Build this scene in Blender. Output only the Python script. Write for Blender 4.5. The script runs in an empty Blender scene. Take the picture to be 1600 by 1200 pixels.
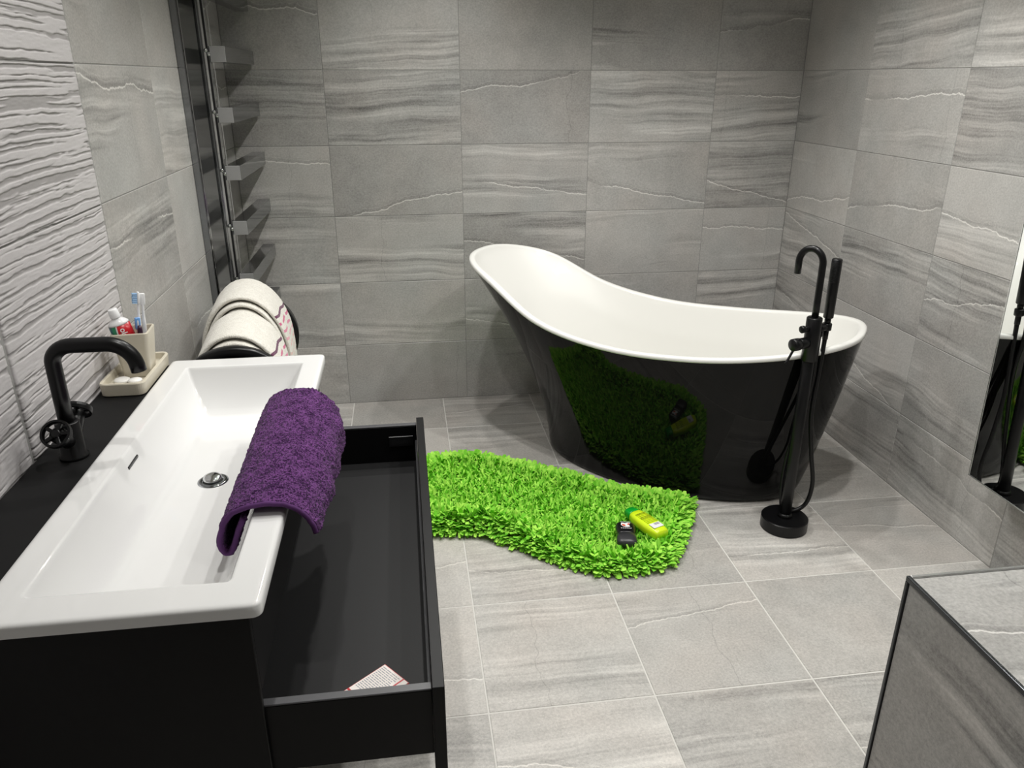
import bpy, bmesh, math, random
import numpy as np
from mathutils import Vector, Matrix

random.seed(7)
rng = np.random.default_rng(11)
scn = bpy.context.scene
COL = scn.collection
R = math.radians

# ------------------------------------------------------------------ camera
CAM = Vector((-0.2816, -3.6943, 1.5477))
PITCH, YAW = 0.3797, 0.139
fwd = Vector((math.sin(YAW) * math.cos(PITCH), math.cos(YAW) * math.cos(PITCH), -math.sin(PITCH)))
rgt = Vector((math.cos(YAW), -math.sin(YAW), 0))
upv = rgt.cross(fwd)
cd = bpy.data.cameras.new('camera')
cam = bpy.data.objects.new('camera', cd)
COL.objects.link(cam)
cam.matrix_world = Matrix(((rgt.x, upv.x, -fwd.x, CAM.x), (rgt.y, upv.y, -fwd.y, CAM.y),
                           (rgt.z, upv.z, -fwd.z, CAM.z), (0, 0, 0, 1)))
cd.sensor_width = 36
cd.lens = 1201.2 / 1600 * 36
cd.clip_start = 0.02
scn.camera = cam

# ------------------------------------------------------------------ world, exposure
wd = bpy.data.worlds.new('world')
scn.world = wd
wd.use_nodes = True
wd.node_tree.nodes['Background'].inputs[0].default_value = (0.9, 0.93, 1, 1)
wd.node_tree.nodes['Background'].inputs[1].default_value = 0.0
vs = scn.view_settings
vs.view_transform = 'Standard'
vs.look = 'None'
vs.gamma = 1
vs.use_curve_mapping = False
vs.exposure = 0.0

# ------------------------------------------------------------------ lights: recessed ceiling downlights
CEIL = 2.4
DOWN = [(-0.45, -2.5, 0.58), (-0.45, -1.82, 0.58), (-0.1, -1.2, 1.0), (-0.12, -0.62, 0.62),
        (0.92, -1.72, 1.0), (0.88, -1.0, 0.95), (0.50, -2.15, 0.75), (0.75, -3.5, 0.5)]
WATT = 46
for i, (x, y, k) in enumerate(DOWN):
    ld = bpy.data.lights.new('downlight_beam', 'SPOT')
    ld.energy = WATT * k
    ld.color = (1.0, 0.985, 0.955)
    ld.spot_size = R(125)
    ld.spot_blend = 0.7
    ld.shadow_soft_size = 0.03
    lo = bpy.data.objects.new('downlight_beam', ld)
    lo.location = (x, y, CEIL - 0.02)
    COL.objects.link(lo)

# ------------------------------------------------------------------ node helpers
class NT:
    def __init__(s, name):
        s.m = bpy.data.materials.new(name)
        s.m.use_nodes = True
        s.t = s.m.node_tree
        s.t.nodes.clear()
        s.out = s.t.nodes.new('ShaderNodeOutputMaterial')
        s.b = s.t.nodes.new('ShaderNodeBsdfPrincipled')
        s.t.links.new(s.b.outputs[0], s.out.inputs[0])
    def n(s, kind, **kw):
        x = s.t.nodes.new(kind)
        for k, v in kw.items():
            setattr(x, k, v)
        return x
    def put(s, sock, v):
        if hasattr(v, 'node'):
            s.t.links.new(v, sock)
        elif v is not None:
            if sock.type == 'VECTOR' and len(v) == 4: v = v[:3]
            sock.default_value = v
    def math(s, op, a, b=None, c=None, clamp=False):
        x = s.n('ShaderNodeMath', operation=op, use_clamp=clamp)
        s.put(x.inputs[0], a)
        s.put(x.inputs[1], b)
        if c is not None:
            s.put(x.inputs[2], c)
        return x.outputs[0]
    def add(s, a, b): return s.math('ADD', a, b)
    def sub(s, a, b): return s.math('SUBTRACT', a, b)
    def mul(s, a, b): return s.math('MULTIPLY', a, b)
    def comb(s, x, y, z):
        c = s.n('ShaderNodeCombineXYZ')
        s.put(c.inputs[0], x); s.put(c.inputs[1], y); s.put(c.inputs[2], z)
        return c.outputs[0]
    def noise(s, vec, scale, detail=2.0, rough=0.5):
        x = s.n('ShaderNodeTexNoise')
        s.put(x.inputs['Vector'], vec)
        x.inputs['Scale'].default_value = scale
        x.inputs['Detail'].default_value = detail
        x.inputs['Roughness'].default_value = rough
        return x.outputs[0]
    def smooth(s, v, a, b, c=0.0, d=1.0):
        x = s.n('ShaderNodeMapRange', interpolation_type='SMOOTHSTEP')
        s.put(x.inputs[0], v); s.put(x.inputs[1], a); s.put(x.inputs[2], b)
        s.put(x.inputs[3], c); s.put(x.inputs[4], d)
        return x.outputs[0]
    def white(s, w):
        x = s.n('ShaderNodeTexWhiteNoise', noise_dimensions='1D')
        s.put(x.inputs['W'], w)
        return x.outputs[0]
    def mix(s, f, a, b):
        x = s.n('ShaderNodeMix', data_type='RGBA')
        s.put(x.inputs[0], f); s.put(x.inputs[6], a); s.put(x.inputs[7], b)
        return x.outputs[2]
    def scale(s, col, v):
        x = s.n('ShaderNodeVectorMath', operation='SCALE')
        s.put(x.inputs[0], col); s.put(x.inputs[3], v)
        return x.outputs[0]
    def bump(s, h, strength, dist):
        x = s.n('ShaderNodeBump')
        x.inputs['Strength'].default_value = strength
        x.inputs['Distance'].default_value = dist
        s.put(x.inputs['Height'], h)
        s.put(s.b.inputs['Normal'], x.outputs[0])
    def obj(s):
        x = s.n('ShaderNodeTexCoord')
        return x.outputs['Object']

def srgb(r, g, b):
    f = lambda c: (c / 255 / 12.92) if c / 255 <= 0.04045 else ((c / 255 + 0.055) / 1.055) ** 2.4
    return (f(r), f(g), f(b), 1)

def plain(name, col, rough=0.5, metal=0.0, coat=0.0, spec=0.5, grain=0.06, gscale=120, bump=0.0, sheen=0.0, **kw):
    t = NT(name)
    o = t.obj()
    g = t.noise(o, gscale, 3)
    v = t.add(1 - grain, t.mul(g, 2 * grain))
    t.put(t.b.inputs['Base Color'], t.scale(col, v))
    t.b.inputs['Roughness'].default_value = rough
    t.b.inputs['Metallic'].default_value = metal
    t.b.inputs['Specular IOR Level'].default_value = spec
    t.b.inputs['Coat Weight'].default_value = coat
    t.b.inputs['Sheen Weight'].default_value = sheen
    t.b.inputs['Coat Roughness'].default_value = 0.03
    for k, x in kw.items():
        t.b.inputs[k].default_value = x
    if bump:
        t.bump(g, bump, 0.002)
    return t.m

def stone(name, base, rough=0.36, vein=1.0, banding=1.0, warm=0.5):
    """grey sedimentary-stone porcelain, every tile with its own figure"""
    t = NT(name)
    o = t.obj()
    sx = t.n('ShaderNodeSeparateXYZ')
    t.put(sx.inputs[0], o)
    x, y = sx.outputs[0], sx.outputs[1]
    oi = t.n('ShaderNodeObjectInfo')
    rnd = oi.outputs['Random']
    r1 = t.white(t.mul(rnd, 91.7)); r2 = t.white(t.mul(rnd, 57.3)); r3 = t.white(t.mul(rnd, 23.9))
    r4 = t.white(t.mul(rnd, 71.1)); r5 = t.white(t.mul(rnd, 13.3))
    z = t.mul(rnd, 61.0)
    P = t.comb(x, y, z)
    w = t.sub(t.noise(P, 3.2, 2), 0.5)
    slope = t.mul(t.sub(r1, 0.5), 0.16)
    s = t.add(t.add(y, t.mul(w, 0.055)), t.mul(slope, x))
    nS = t.noise(t.comb(t.mul(x, 0.9), t.mul(s, 24.0), z), 1.0, 4.5, 0.62)
    nF = t.noise(t.comb(t.mul(x, 3.0), t.mul(s, 95.0), z), 1.0, 2.0)
    low = t.noise(t.comb(t.mul(x, 0.9), t.mul(s, 5.0), t.add(z, 9.0)), 1.0, 1.0)
    thr = t.add(0.36, t.mul(r5, 0.26))
    mask = t.smooth(low, thr, t.add(thr, 0.10))
    band = t.mul(t.mul(t.add(t.mul(t.sub(nS, 0.5), 1.35), t.mul(t.sub(nF, 0.5), 0.55)), mask), banding)
    # jagged pale vein with a darker bed above it
    sl2 = t.mul(t.sub(r2, 0.5), 0.5)
    jag = t.add(t.mul(t.sub(t.noise(t.comb(t.mul(x, 5.0), 0.0, z), 1.0, 1.0), 0.5), 0.07),
                t.mul(t.sub(t.noise(t.comb(t.mul(x, 48.0), t.mul(y, 20.0), z), 1.0, 3.0), 0.5), 0.018))
    d = t.sub(t.add(t.add(y, t.mul(sl2, x)), jag), t.mul(t.sub(r3, 0.5), 0.24))
    ad = t.math('ABSOLUTE', d)
    gate = t.smooth(r4, 0.48, 0.50)
    along = t.smooth(t.noise(t.comb(t.mul(x, 3.0), 3.3, z), 1.0, 1.0), 0.36, 0.5)
    line = t.mul(t.mul(t.smooth(ad, 0.0008, 0.0036, 1.0, 0.0), gate), along)
    bed = t.mul(t.mul(t.smooth(d, 0.002, 0.035, 1.0, 0.0), t.smooth(d, -0.001, 0.003)), gate)
    d2 = t.math('ABSOLUTE', t.sub(d, 0.018))
    line2 = t.mul(t.mul(t.smooth(d2, 0.0006, 0.0026, 1.0, 0.0), gate), along)
    # a cross crack on a few tiles
    dc = t.math('ABSOLUTE', t.sub(t.add(x, t.mul(t.sub(t.noise(t.comb(0.0, t.mul(y, 9.0), z), 1.0, 2.0), 0.5), 0.07)),
                                  t.mul(t.sub(r5, 0.5), 0.5)))
    crack = t.mul(t.smooth(dc, 0.0004, 0.002, 1.0, 0.0), t.smooth(r3, 0.66, 0.68))
    speck = t.sub(t.noise(P, 150, 3.0, 0.8), 0.5)
    blot = t.sub(t.noise(P, 11, 4.0, 0.6), 0.5)
    big = t.sub(t.noise(P, 2.3, 2.0), 0.5)
    v = t.add(1.0, t.mul(t.sub(rnd, 0.5), 0.30))
    v = t.add(v, t.mul(speck, 1.0))
    v = t.add(v, t.mul(blot, 0.34))
    v = t.add(v, t.mul(big, 0.24))
    v = t.add(v, t.mul(band, 1.15))
    v = t.add(v, t.mul(line, 0.62 * vein))
    v = t.add(v, t.mul(line2, 0.14 * vein))
    v = t.sub(v, t.mul(bed, 0.16 * vein))
    v = t.sub(v, t.mul(crack, 0.22))
    v = t.math('MAXIMUM', v, 0.25)
    tint = t.mix(t.mul(t.noise(P, 4.0, 1.0), warm * 2), (base[0] * .97, base[1] * .99, base[2] * 1.0, 1), (base[0] * 1.05, base[1] * .99, base[2] * .96, 1))
    t.put(t.b.inputs['Base Color'], t.scale(tint, v))
    t.put(t.b.inputs['Roughness'], t.add(rough - 0.04, t.mul(t.noise(P, 25, 2), 0.10)))
    t.bump(t.add(t.mul(speck, 0.5), t.mul(line, 0.8)), 0.25, 0.0012)
    return t.m

M = {}
M['wall_tile'] = stone('grey_stone_wall_tile', (0.420, 0.418, 0.402), 0.30, 1.15, 1.35)
M['floor_tile'] = stone('grey_stone_floor_tile', (0.465, 0.455, 0.430), 0.36, 0.8, 0.85)
M['wall_grout'] = plain('grey_wall_grout', (0.30, 0.297, 0.285, 1), 0.85)
M['floor_grout'] = plain('pale_floor_grout', (0.64, 0.625, 0.59, 1), 0.85)
M['ceiling'] = plain('white_ceiling_paint', (0.78, 0.77, 0.75, 1), 0.9)
M['black_matt'] = plain('black_matt_lacquer', (0.0045, 0.0045, 0.0048, 1), 0.42, spec=0.22)
M['black_metal'] = plain('black_satin_metal', (0.0045, 0.0045, 0.005, 1), 0.32, spec=0.32, gscale=400)
M['black_gloss'] = plain('black_gloss_acrylic', (0.004, 0.004, 0.004, 1), 0.02, coat=0.0, spec=0.20, grain=0.0)
M['drawer'] = plain('charcoal_melamine', (0.014, 0.014, 0.0145, 1), 0.5, spec=0.22, grain=0.35, gscale=420)
M['drawer_edge'] = plain('grey_steel_edge', (0.07, 0.07, 0.075, 1), 0.4, grain=0.1)
M['counter'] = plain('black_worktop', (0.007, 0.007, 0.0073, 1), 0.55, spec=0.16, grain=0.2, gscale=300)
M['ceramic'] = plain('white_ceramic', (0.76, 0.76, 0.75, 1), 0.08, coat=0.5, grain=0.0)
M['acrylic'] = plain('white_acrylic', (0.76, 0.755, 0.72, 1), 0.38, coat=0.22, grain=0.0)
M['cream'] = plain('cream_stoneware', (0.60, 0.555, 0.45, 1), 0.3, grain=0.03)
M['chrome'] = plain('polished_chrome', (0.62, 0.63, 0.64, 1), 0.06, 1.0, grain=0.0)
M['chrome_dark'] = plain('smoked_chrome', (0.30, 0.31, 0.325, 1), 0.10, 1.0, grain=0.0)
M['mirror'] = plain('mirror_glass', (0.88, 0.90, 0.89, 1), 0.005, 1.0, grain=0.0)
M['silver'] = plain('silver_edge', (0.7, 0.71, 0.7, 1), 0.25, 0.9, grain=0.0)
M['brushed'] = plain('brushed_steel', (0.46, 0.46, 0.46, 1), 0.45, 0.5, grain=0.05)
M['trim_dark'] = plain('dark_anodised_trim', (0.08, 0.085, 0.09, 1), 0.22, 0.8, grain=0.0)
M['white_plastic'] = plain('white_plastic', (0.8, 0.8, 0.8, 1), 0.25, grain=0.0)
M['blue_plastic'] = plain('blue_plastic', (0.16, 0.36, 0.72, 1), 0.25, grain=0.0)
M['purple_plastic'] = plain('dark_purple_plastic', (0.03, 0.008, 0.03, 1), 0.3, grain=0.0)
M['red_print'] = plain('red_print', (0.50, 0.012, 0.02, 1), 0.3, grain=0.0)
M['teal_print'] = plain('teal_print', (0.01, 0.13, 0.15, 1), 0.3, grain=0.0)
M['green_print'] = plain('green_print', (0.02, 0.28, 0.13, 1), 0.3, grain=0.0)
M['white_print'] = plain('white_print', (0.82, 0.82, 0.82, 1), 0.4, grain=0.0)
M['grey_print'] = plain('grey_print', (0.30, 0.31, 0.33, 1), 0.4, grain=0.0)
M['olive_print'] = plain('olive_print', (0.27, 0.35, 0.01, 1), 0.4, grain=0.0)
M['lime_bottle'] = plain('lime_plastic', (0.68, 0.90, 0.02, 1), 0.25, grain=0.0)
M['green_cap'] = plain('green_cap_plastic', (0.006, 0.33, 0.03, 1), 0.25, grain=0.0)
M['black_bottle'] = plain('black_bottle_plastic', (0.008, 0.008, 0.009, 1), 0.3, grain=0.0)
M['grey_bottle'] = plain('grey_bottle_plastic', (0.035, 0.035, 0.038, 1), 0.35, grain=0.0)
M['card'] = plain('off_white_card', (0.80, 0.74, 0.70, 1), 0.6, grain=0.02)
M['soap'] = plain('white_soap', (0.84, 0.83, 0.80, 1), 0.35, grain=0.02, gscale=60)
M['rug_back'] = plain('ochre_rug_backing', (0.36, 0.27, 0.10, 1), 0.9, grain=0.2)

def mat_relief():
    t = NT('pale_ridged_wall_tile')
    o = t.obj()
    sx = t.n('ShaderNodeSeparateXYZ')
    t.put(sx.inputs[0], o)
    oi = t.n('ShaderNodeObjectInfo')
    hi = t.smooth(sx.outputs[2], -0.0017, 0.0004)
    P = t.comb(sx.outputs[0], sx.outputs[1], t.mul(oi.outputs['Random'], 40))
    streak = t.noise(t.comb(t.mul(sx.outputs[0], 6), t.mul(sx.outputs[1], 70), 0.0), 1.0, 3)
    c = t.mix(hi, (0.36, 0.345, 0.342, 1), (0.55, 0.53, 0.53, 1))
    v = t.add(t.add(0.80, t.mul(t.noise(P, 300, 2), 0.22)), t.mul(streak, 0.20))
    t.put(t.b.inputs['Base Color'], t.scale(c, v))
    t.b.inputs['Roughness'].default_value = 0.5
    return t.m
M['relief'] = mat_relief()

def mat_terry(name, col, col2, sc=420, lo=0.34, hi=0.64, sheen=0.35):
    t = NT(name)
    o = t.obj()
    n1 = t.noise(o, sc, 2, 0.6)
    n2 = t.noise(o, 45, 3)
    f = t.smooth(t.add(t.mul(n1, 0.75), t.mul(n2, 0.25)), lo, hi)
    t.put(t.b.inputs['Base Color'], t.mix(f, col2, col))
    t.b.inputs['Roughness'].default_value = 0.95
    t.b.inputs['Specular IOR Level'].default_value = 0.1
    t.b.inputs['Sheen Weight'].default_value = sheen
    t.bump(n1, 0.9, 0.004)
    return t
M['purple_terry'] = mat_terry('purple_terry', (0.150, 0.050, 0.190, 1), (0.022, 0.003, 0.034, 1), 300, 0.42, 0.60, 0.08).m
M['purple_hem'] = plain('purple_hem', (0.09, 0.025, 0.125, 1), 0.9, grain=0.2, gscale=500)

def mat_stripe_towel():
    t = mat_terry('cream_striped_terry', (0.86, 0.84, 0.77, 1), (0.68, 0.65, 0.58, 1), 300)
    base = t.b.inputs['Base Color'].links[0].from_socket
    uv = t.n('ShaderNodeUVMap', uv_map='towel')
    sx = t.n('ShaderNodeSeparateXYZ')
    t.put(sx.inputs[0], uv.outputs[0])
    x, y = sx.outputs[0], sx.outputs[1]
    # stepped woven stripes: y runs down the towel, x along its width
    step = t.add(t.mul(t.smooth(x, 0.0, 0.085), 0.013), t.mul(t.smooth(x, 0.155, 0.245), 0.013))
    q = t.math('DIVIDE', t.sub(t.sub(y, step), 0.118), 0.026)
    idx = t.math('FLOOR', q)
    fr = t.math('FRACT', q)
    m = t.math('LESS_THAN', fr, 0.36)
    m = t.mul(m, t.math('GREATER_THAN', q, 0.0))
    m = t.mul(m, t.math('LESS_THAN', q, 7.0))
    block = t.math('FRACT', t.add(t.mul(x, 8.5), t.mul(idx, 0.37)))
    m = t.mul(m, t.math('MAXIMUM', t.math('LESS_THAN', block, 0.72), t.math('LESS_THAN', q, 1.0)))
    ramp = t.n('ShaderNodeValToRGB')
    ramp.color_ramp.interpolation = 'CONSTANT'
    cols = [(0.115, 0.012, 0.065), (0.62, 0.10, 0.24), (0.72, 0.20, 0.34), (0.78, 0.38, 0.46), (0.80, 0.50, 0.46), (0.80, 0.58, 0.52), (0.80, 0.62, 0.56)]
    el = ramp.color_ramp.elements
    el[0].position = 0.0
    el[0].color = cols[0] + (1,)
    el[1].position = 1 / 8
    el[1].color = cols[1] + (1,)
    for k in range(2, 7):
        e = el.new(k / 8)
        e.color = cols[k] + (1,)
    t.put(ramp.inputs[0], t.math('DIVIDE', t.add(idx, 0.5), 8.0))
    t.put(t.b.inputs['Base Color'], t.mix(m, base, ramp.outputs[0]))
    return t.m
M['stripe_towel'] = mat_stripe_towel()

def mat_pile():
    t = NT('lime_green_fabric_strips')
    g = t.n('ShaderNodeNewGeometry')
    c = t.mix(g.outputs['Random Per Island'], (0.16, 0.56, 0.025, 1), (0.50, 0.90, 0.12, 1))
    t.put(t.b.inputs['Base Color'], c)
    t.b.inputs['Roughness'].default_value = 0.75
    t.b.inputs['Specular IOR Level'].default_value = 0.25
    return t.m
M['pile'] = mat_pile()

# ------------------------------------------------------------------ object helpers
def tag(o, label=None, cat=None, group=None, kind=None):
    if label: o['label'] = label
    if cat: o['category'] = cat
    if group: o['group'] = group
    if kind: o['kind'] = kind
    return o

def thing(name, label, cat, loc, group=None):
    o = bpy.data.objects.new(name, None)
    o.empty_display_size = 0.05
    o.location = loc
    COL.objects.link(o)
    return tag(o, label, cat, group)

def root_loc(p):
    while p.parent:
        p = p.parent
    return np.array(p.location)

def mesh(name, V, F, mat, parent=None, smooth=False, uv=None):
    """one mesh object from world-space vertices"""
    V = np.asarray(V, float)
    if parent is not None:
        V = V - root_loc(parent)
    me = bpy.data.meshes.new(name)
    me.from_pydata(V.tolist(), [], [tuple(int(i) for i in f) for f in F])
    if isinstance(mat, (list, tuple)):
        for m in mat: me.materials.append(m)
    else:
        me.materials.append(mat)
    me.polygons.foreach_set('use_smooth', [smooth] * len(me.polygons))
    if uv is not None:
        ul = me.uv_layers.new(name='towel')
        idx = np.empty(len(me.loops), int)
        me.loops.foreach_get('vertex_index', idx)
        ul.data.foreach_set('uv', np.asarray(uv, float)[idx].ravel())
    me.update()
    o = bpy.data.objects.new(name, me)
    COL.objects.link(o)
    if parent is not None:
        o.parent = parent
    return o

def grid_faces(nu, nv, closed_u=False, off=0):
    F = []
    for i in range(nu if closed_u else nu - 1):
        for j in range(nv - 1):
            a = i * nv + j
            b = ((i + 1) % nu) * nv + j
            F.append((off + a, off + b, off + b + 1, off + a + 1))
    return F

def box(lo, hi, bev=0.0, seg=2):
    bm = bmesh.new()
    bmesh.ops.create_cube(bm, size=1)
    lo, hi = np.array(lo, float), np.array(hi, float)
    for v in bm.verts:
        v.co = Vector(((lo + hi) / 2 + np.array(v.co) * (hi - lo)))
    if bev:
        bmesh.ops.bevel(bm, geom=bm.edges[:], offset=bev, segments=seg, affect='EDGES', profile=0.5)
    bm.verts.index_update()
    V = [tuple(v.co) for v in bm.verts]
    F = [[v.index for v in f.verts] for f in bm.faces]
    bm.free()
    return V, F

def join(*vf):
    V, F = [], []
    for v, f in vf:
        k = len(V)
        V += [tuple(p) for p in v]
        F += [tuple(i + k for i in q) for q in f]
    return V, F

def xform(vf, mat):
    return [tuple(mat @ Vector(p)) for p in vf[0]], vf[1]

def lathe(profile, seg=40, mat=None):
    """profile of (r,z); closed with fans where r=0"""
    V, F = [], []
    n = len(profile)
    for k in range(seg):
        a = 2 * math.pi * k / seg
        for r, z in profile:
            V.append((r * math.cos(a), r * math.sin(a), z))
    F = [(a, b, c, d) for (a, b, c, d) in grid_faces(seg, n, True)]
    vf = (V, F)
    if mat is not None:
        vf = xform(vf, mat)
    return vf

def frame_to(p, d, up=(0, 0, 1)):
    """matrix whose z axis runs along d from point p"""
    z = Vector(d).normalized()
    u = Vector(up)
    if abs(z.dot(u)) > 0.99:
        u = Vector((1, 0, 0))
    x = u.cross(z).normalized()
    y = z.cross(x)
    return Matrix(((x.x, y.x, z.x, p[0]), (x.y, y.y, z.y, p[1]), (x.z, y.z, z.z, p[2]), (0, 0, 0, 1)))

def cyl(p, q, r, seg=32, r2=None, bev=0.0015):
    L = (Vector(q) - Vector(p)).length
    r2 = r if r2 is None else r2
    b = min(bev, L * 0.3, r * 0.5)
    return lathe([(0, 0), (r - b, 0), (r, b), (r2, L - b), (r2 - b, L), (0, L)], seg, frame_to(p, Vector(q) - Vector(p)))

def smooth_path(pts, n):
    pts = [Vector(p) for p in pts]
    out = []
    m = len(pts) - 1
    for k in range(n + 1):
        u = k / n * m
        i = min(int(u), m - 1)
        f = u - i
        p0 = pts[max(i - 1, 0)]; p1 = pts[i]; p2 = pts[i + 1]; p3 = pts[min(i + 2, m)]
        out.append(0.5 * ((2 * p1) + (p2 - p0) * f + (2 * p0 - 5 * p1 + 4 * p2 - p3) * f * f + (3 * p1 - p0 - 3 * p2 + p3) * f ** 3))
    return out

def tube(pts, r, seg=16):
    pts = [Vector(p) for p in pts]
    n = len(pts)
    T = [(pts[min(i + 1, n - 1)] - pts[max(i - 1, 0)]).normalized() for i in range(n)]
    a = Vector((0, 0, 1)) if abs(T[0].z) < 0.9 else Vector((1, 0, 0))
    x = T[0].cross(a).normalized()
    V = []
    rr = r if hasattr(r, '__len__') else [r] * n
    for i in range(n):
        x = (x - T[i] * x.dot(T[i])).normalized()
        y = T[i].cross(x)
        for k in range(seg):
            an = 2 * math.pi * k / seg
            V.append(tuple(pts[i] + (x * math.cos(an) + y * math.sin(an)) * rr[i]))
    F = []
    for i in range(n - 1):
        for k in range(seg):
            k2 = (k + 1) % seg
            F.append((i * seg + k, i * seg + k2, (i + 1) * seg + k2, (i + 1) * seg + k))
    F.append(tuple(range(seg - 1, -1, -1)))
    F.append(tuple((n - 1) * seg + k for k in range(seg)))
    return V, F

def vnoise(x, y, seed=0):
    """smooth 2-D value noise, numpy"""
    xi, yi = np.floor(x).astype(int), np.floor(y).astype(int)
    fx, fy = x - xi, y - yi
    fx = fx * fx * (3 - 2 * fx); fy = fy * fy * (3 - 2 * fy)
    def h(a, b):
        n = (a * 374761393 + b * 668265263 + seed * 1442695041) & 0x7fffffff
        n = ((n ^ (n >> 13)) * 1274126177) & 0x7fffffff
        return ((n ^ (n >> 16)) & 0xffff) / 65535.0
    return (h(xi, yi) * (1 - fx) + h(xi + 1, yi) * fx) * (1 - fy) + (h(xi, yi + 1) * (1 - fx) + h(xi + 1, yi + 1) * fx) * fy

def text_vf(body, size, mat, bold=0.0, extrude=0.0):
    cu = bpy.data.curves.new('letters', 'FONT')
    cu.body = body
    cu.size = size
    cu.align_x = 'CENTER'
    cu.align_y = 'CENTER'
    cu.offset = bold
    cu.extrude = extrude
    cu.resolution_u = 3
    ob = bpy.data.objects.new('letters', cu)
    COL.objects.link(ob)
    dg = bpy.context.evaluated_depsgraph_get()
    me = bpy.data.meshes.new_from_object(ob.evaluated_get(dg))
    V = [tuple(mat @ v.co) for v in me.vertices]
    F = [tuple(p.vertices) for p in me.polygons]
    bpy.data.objects.remove(ob)
    bpy.data.curves.remove(cu)
    bpy.data.meshes.remove(me)
    return V, F

# ------------------------------------------------------------------ the setting: shell with tiles piece by piece
XL, XR, YF = -1.0088, 1.628, -4.35
TW, TH = 0.5987, 0.3168

def struct(name, lo, hi, mat):
    V, F = box(lo, hi)
    return tag(mesh(name, V, F, mat), kind='structure')

def tile_mesh(w, h, mat, cache={}):
    key = (round(w, 4), round(h, 4), mat.name)
    if key not in cache:
        c = 0.0012
        a, b = w / 2, h / 2
        V = [(-a, -b, -0.004), (a, -b, -0.004), (a, b, -0.004), (-a, b, -0.004),
             (-a, -b, -c), (a, -b, -c), (a, b, -c), (-a, b, -c),
             (-a + c, -b + c, 0), (a - c, -b + c, 0), (a - c, b - c, 0), (-a + c, b - c, 0)]
        F = [(8, 9, 10, 11)]
        for k in range(4):
            j = (k + 1) % 4
            F.append((4 + k, 4 + j, 8 + j, 8 + k))
            F.append((k, j, 4 + j, 4 + k))
        me = bpy.data.meshes.new('tile')
        me.from_pydata(V, [], F)
        me.materials.append(mat)
        cache[key] = me
    return cache[key]

_relief = {}
def relief_mesh(w, h, variant):
    key = (round(w, 4), round(h, 4), variant)
    if key in _relief:
        return _relief[key]
    nx, ny = max(int(w / 0.007), 4), max(int(h / 0.0013), 6)
    X, Y = np.meshgrid(np.linspace(-w / 2, w / 2, nx), np.linspace(-h / 2, h / 2, ny), indexing='ij')
    s = variant * 17 + 3
    yy = Y + 0.008 * (vnoise(X * 5 + 9, Y * 9 + 5, s) - 0.5) + 0.003 * (vnoise(X * 30 + 7, Y * 30, s + 1) - 0.5)
    a = vnoise(X * 2.6 + 40, yy * 180 + 50, s + 2)
    b = vnoise(X * 9.0 + 20, yy * 290 + 50, s + 3)
    q = vnoise(X * 60 + 20, yy * 260 + 50, s + 5)
    v = 0.62 * a + 0.28 * b + 0.10 * q
    t = np.clip((v - 0.345) / 0.13, 0, 1)
    hgt = t * t * (3 - 2 * t)
    Z = -0.0017 + 0.0021 * hgt + 0.0006 * (q - 0.5)
    e = np.minimum.reduce([X + w / 2, w / 2 - X, Y + h / 2, h / 2 - Y])
    Z = np.where(e < 0.0004, -0.006, Z)
    V = np.stack([X, Y, Z], -1).reshape(-1, 3)
    me = bpy.data.meshes.new('ridged_tile')
    me.from_pydata(V.tolist(), [], grid_faces(nx, ny))
    me.materials.append(M['relief'])
    me.polygons.foreach_set('use_smooth', [True] * len(me.polygons))
    _relief[key] = me
    return me

def basis(xa, ya, origin):
    x, y = Vector(xa), Vector(ya)
    n = x.cross(y)
    return Matrix(((x.x, y.x, n.x, origin[0]), (x.y, y.y, n.y, origin[1]), (x.z, y.z, n.z, origin[2]), (0, 0, 0, 1)))

def lay(parent, me, name, xa, ya, c):
    o = bpy.data.objects.new(name, me)
    o.parent = parent
    o.matrix_basis = basis(xa, ya, c)
    COL.objects.link(o)
    return o

def spans(cuts, gap):
    return [((a + b) / 2, b - a - gap) for a, b in zip(cuts[:-1], cuts[1:]) if b - a > 0.02]

floor = struct('floor', (XL - 0.1, YF - 0.1, -0.1), (XR + 0.1, 0.1, -0.0012), M['floor_grout'])
ceiling = struct('ceiling', (XL - 0.1, YF - 0.1, CEIL), (XR + 0.1, 0.1, CEIL + 0.1), M['ceiling'])
wall_back = struct('wall_back', (XL - 0.1, 0.0014, 0), (XR + 0.1, 0.1, CEIL), M['wall_grout'])
wall_right = struct('wall_right', (XR + 0.0014, YF, 0), (XR + 0.1, 0.0014, CEIL), M['wall_grout'])
wall_left = struct('wall_left', (XL - 0.1, YF, 0), (XL - 0.0014, 0.0014, CEIL), M['wall_grout'])
wall_front = struct('wall_front', (XL - 0.1, YF - 0.1, 0), (XR + 0.1, YF, CEIL), plain('grey_wall_paint', (0.36, 0.35, 0.34, 1), 0.8))

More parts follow.
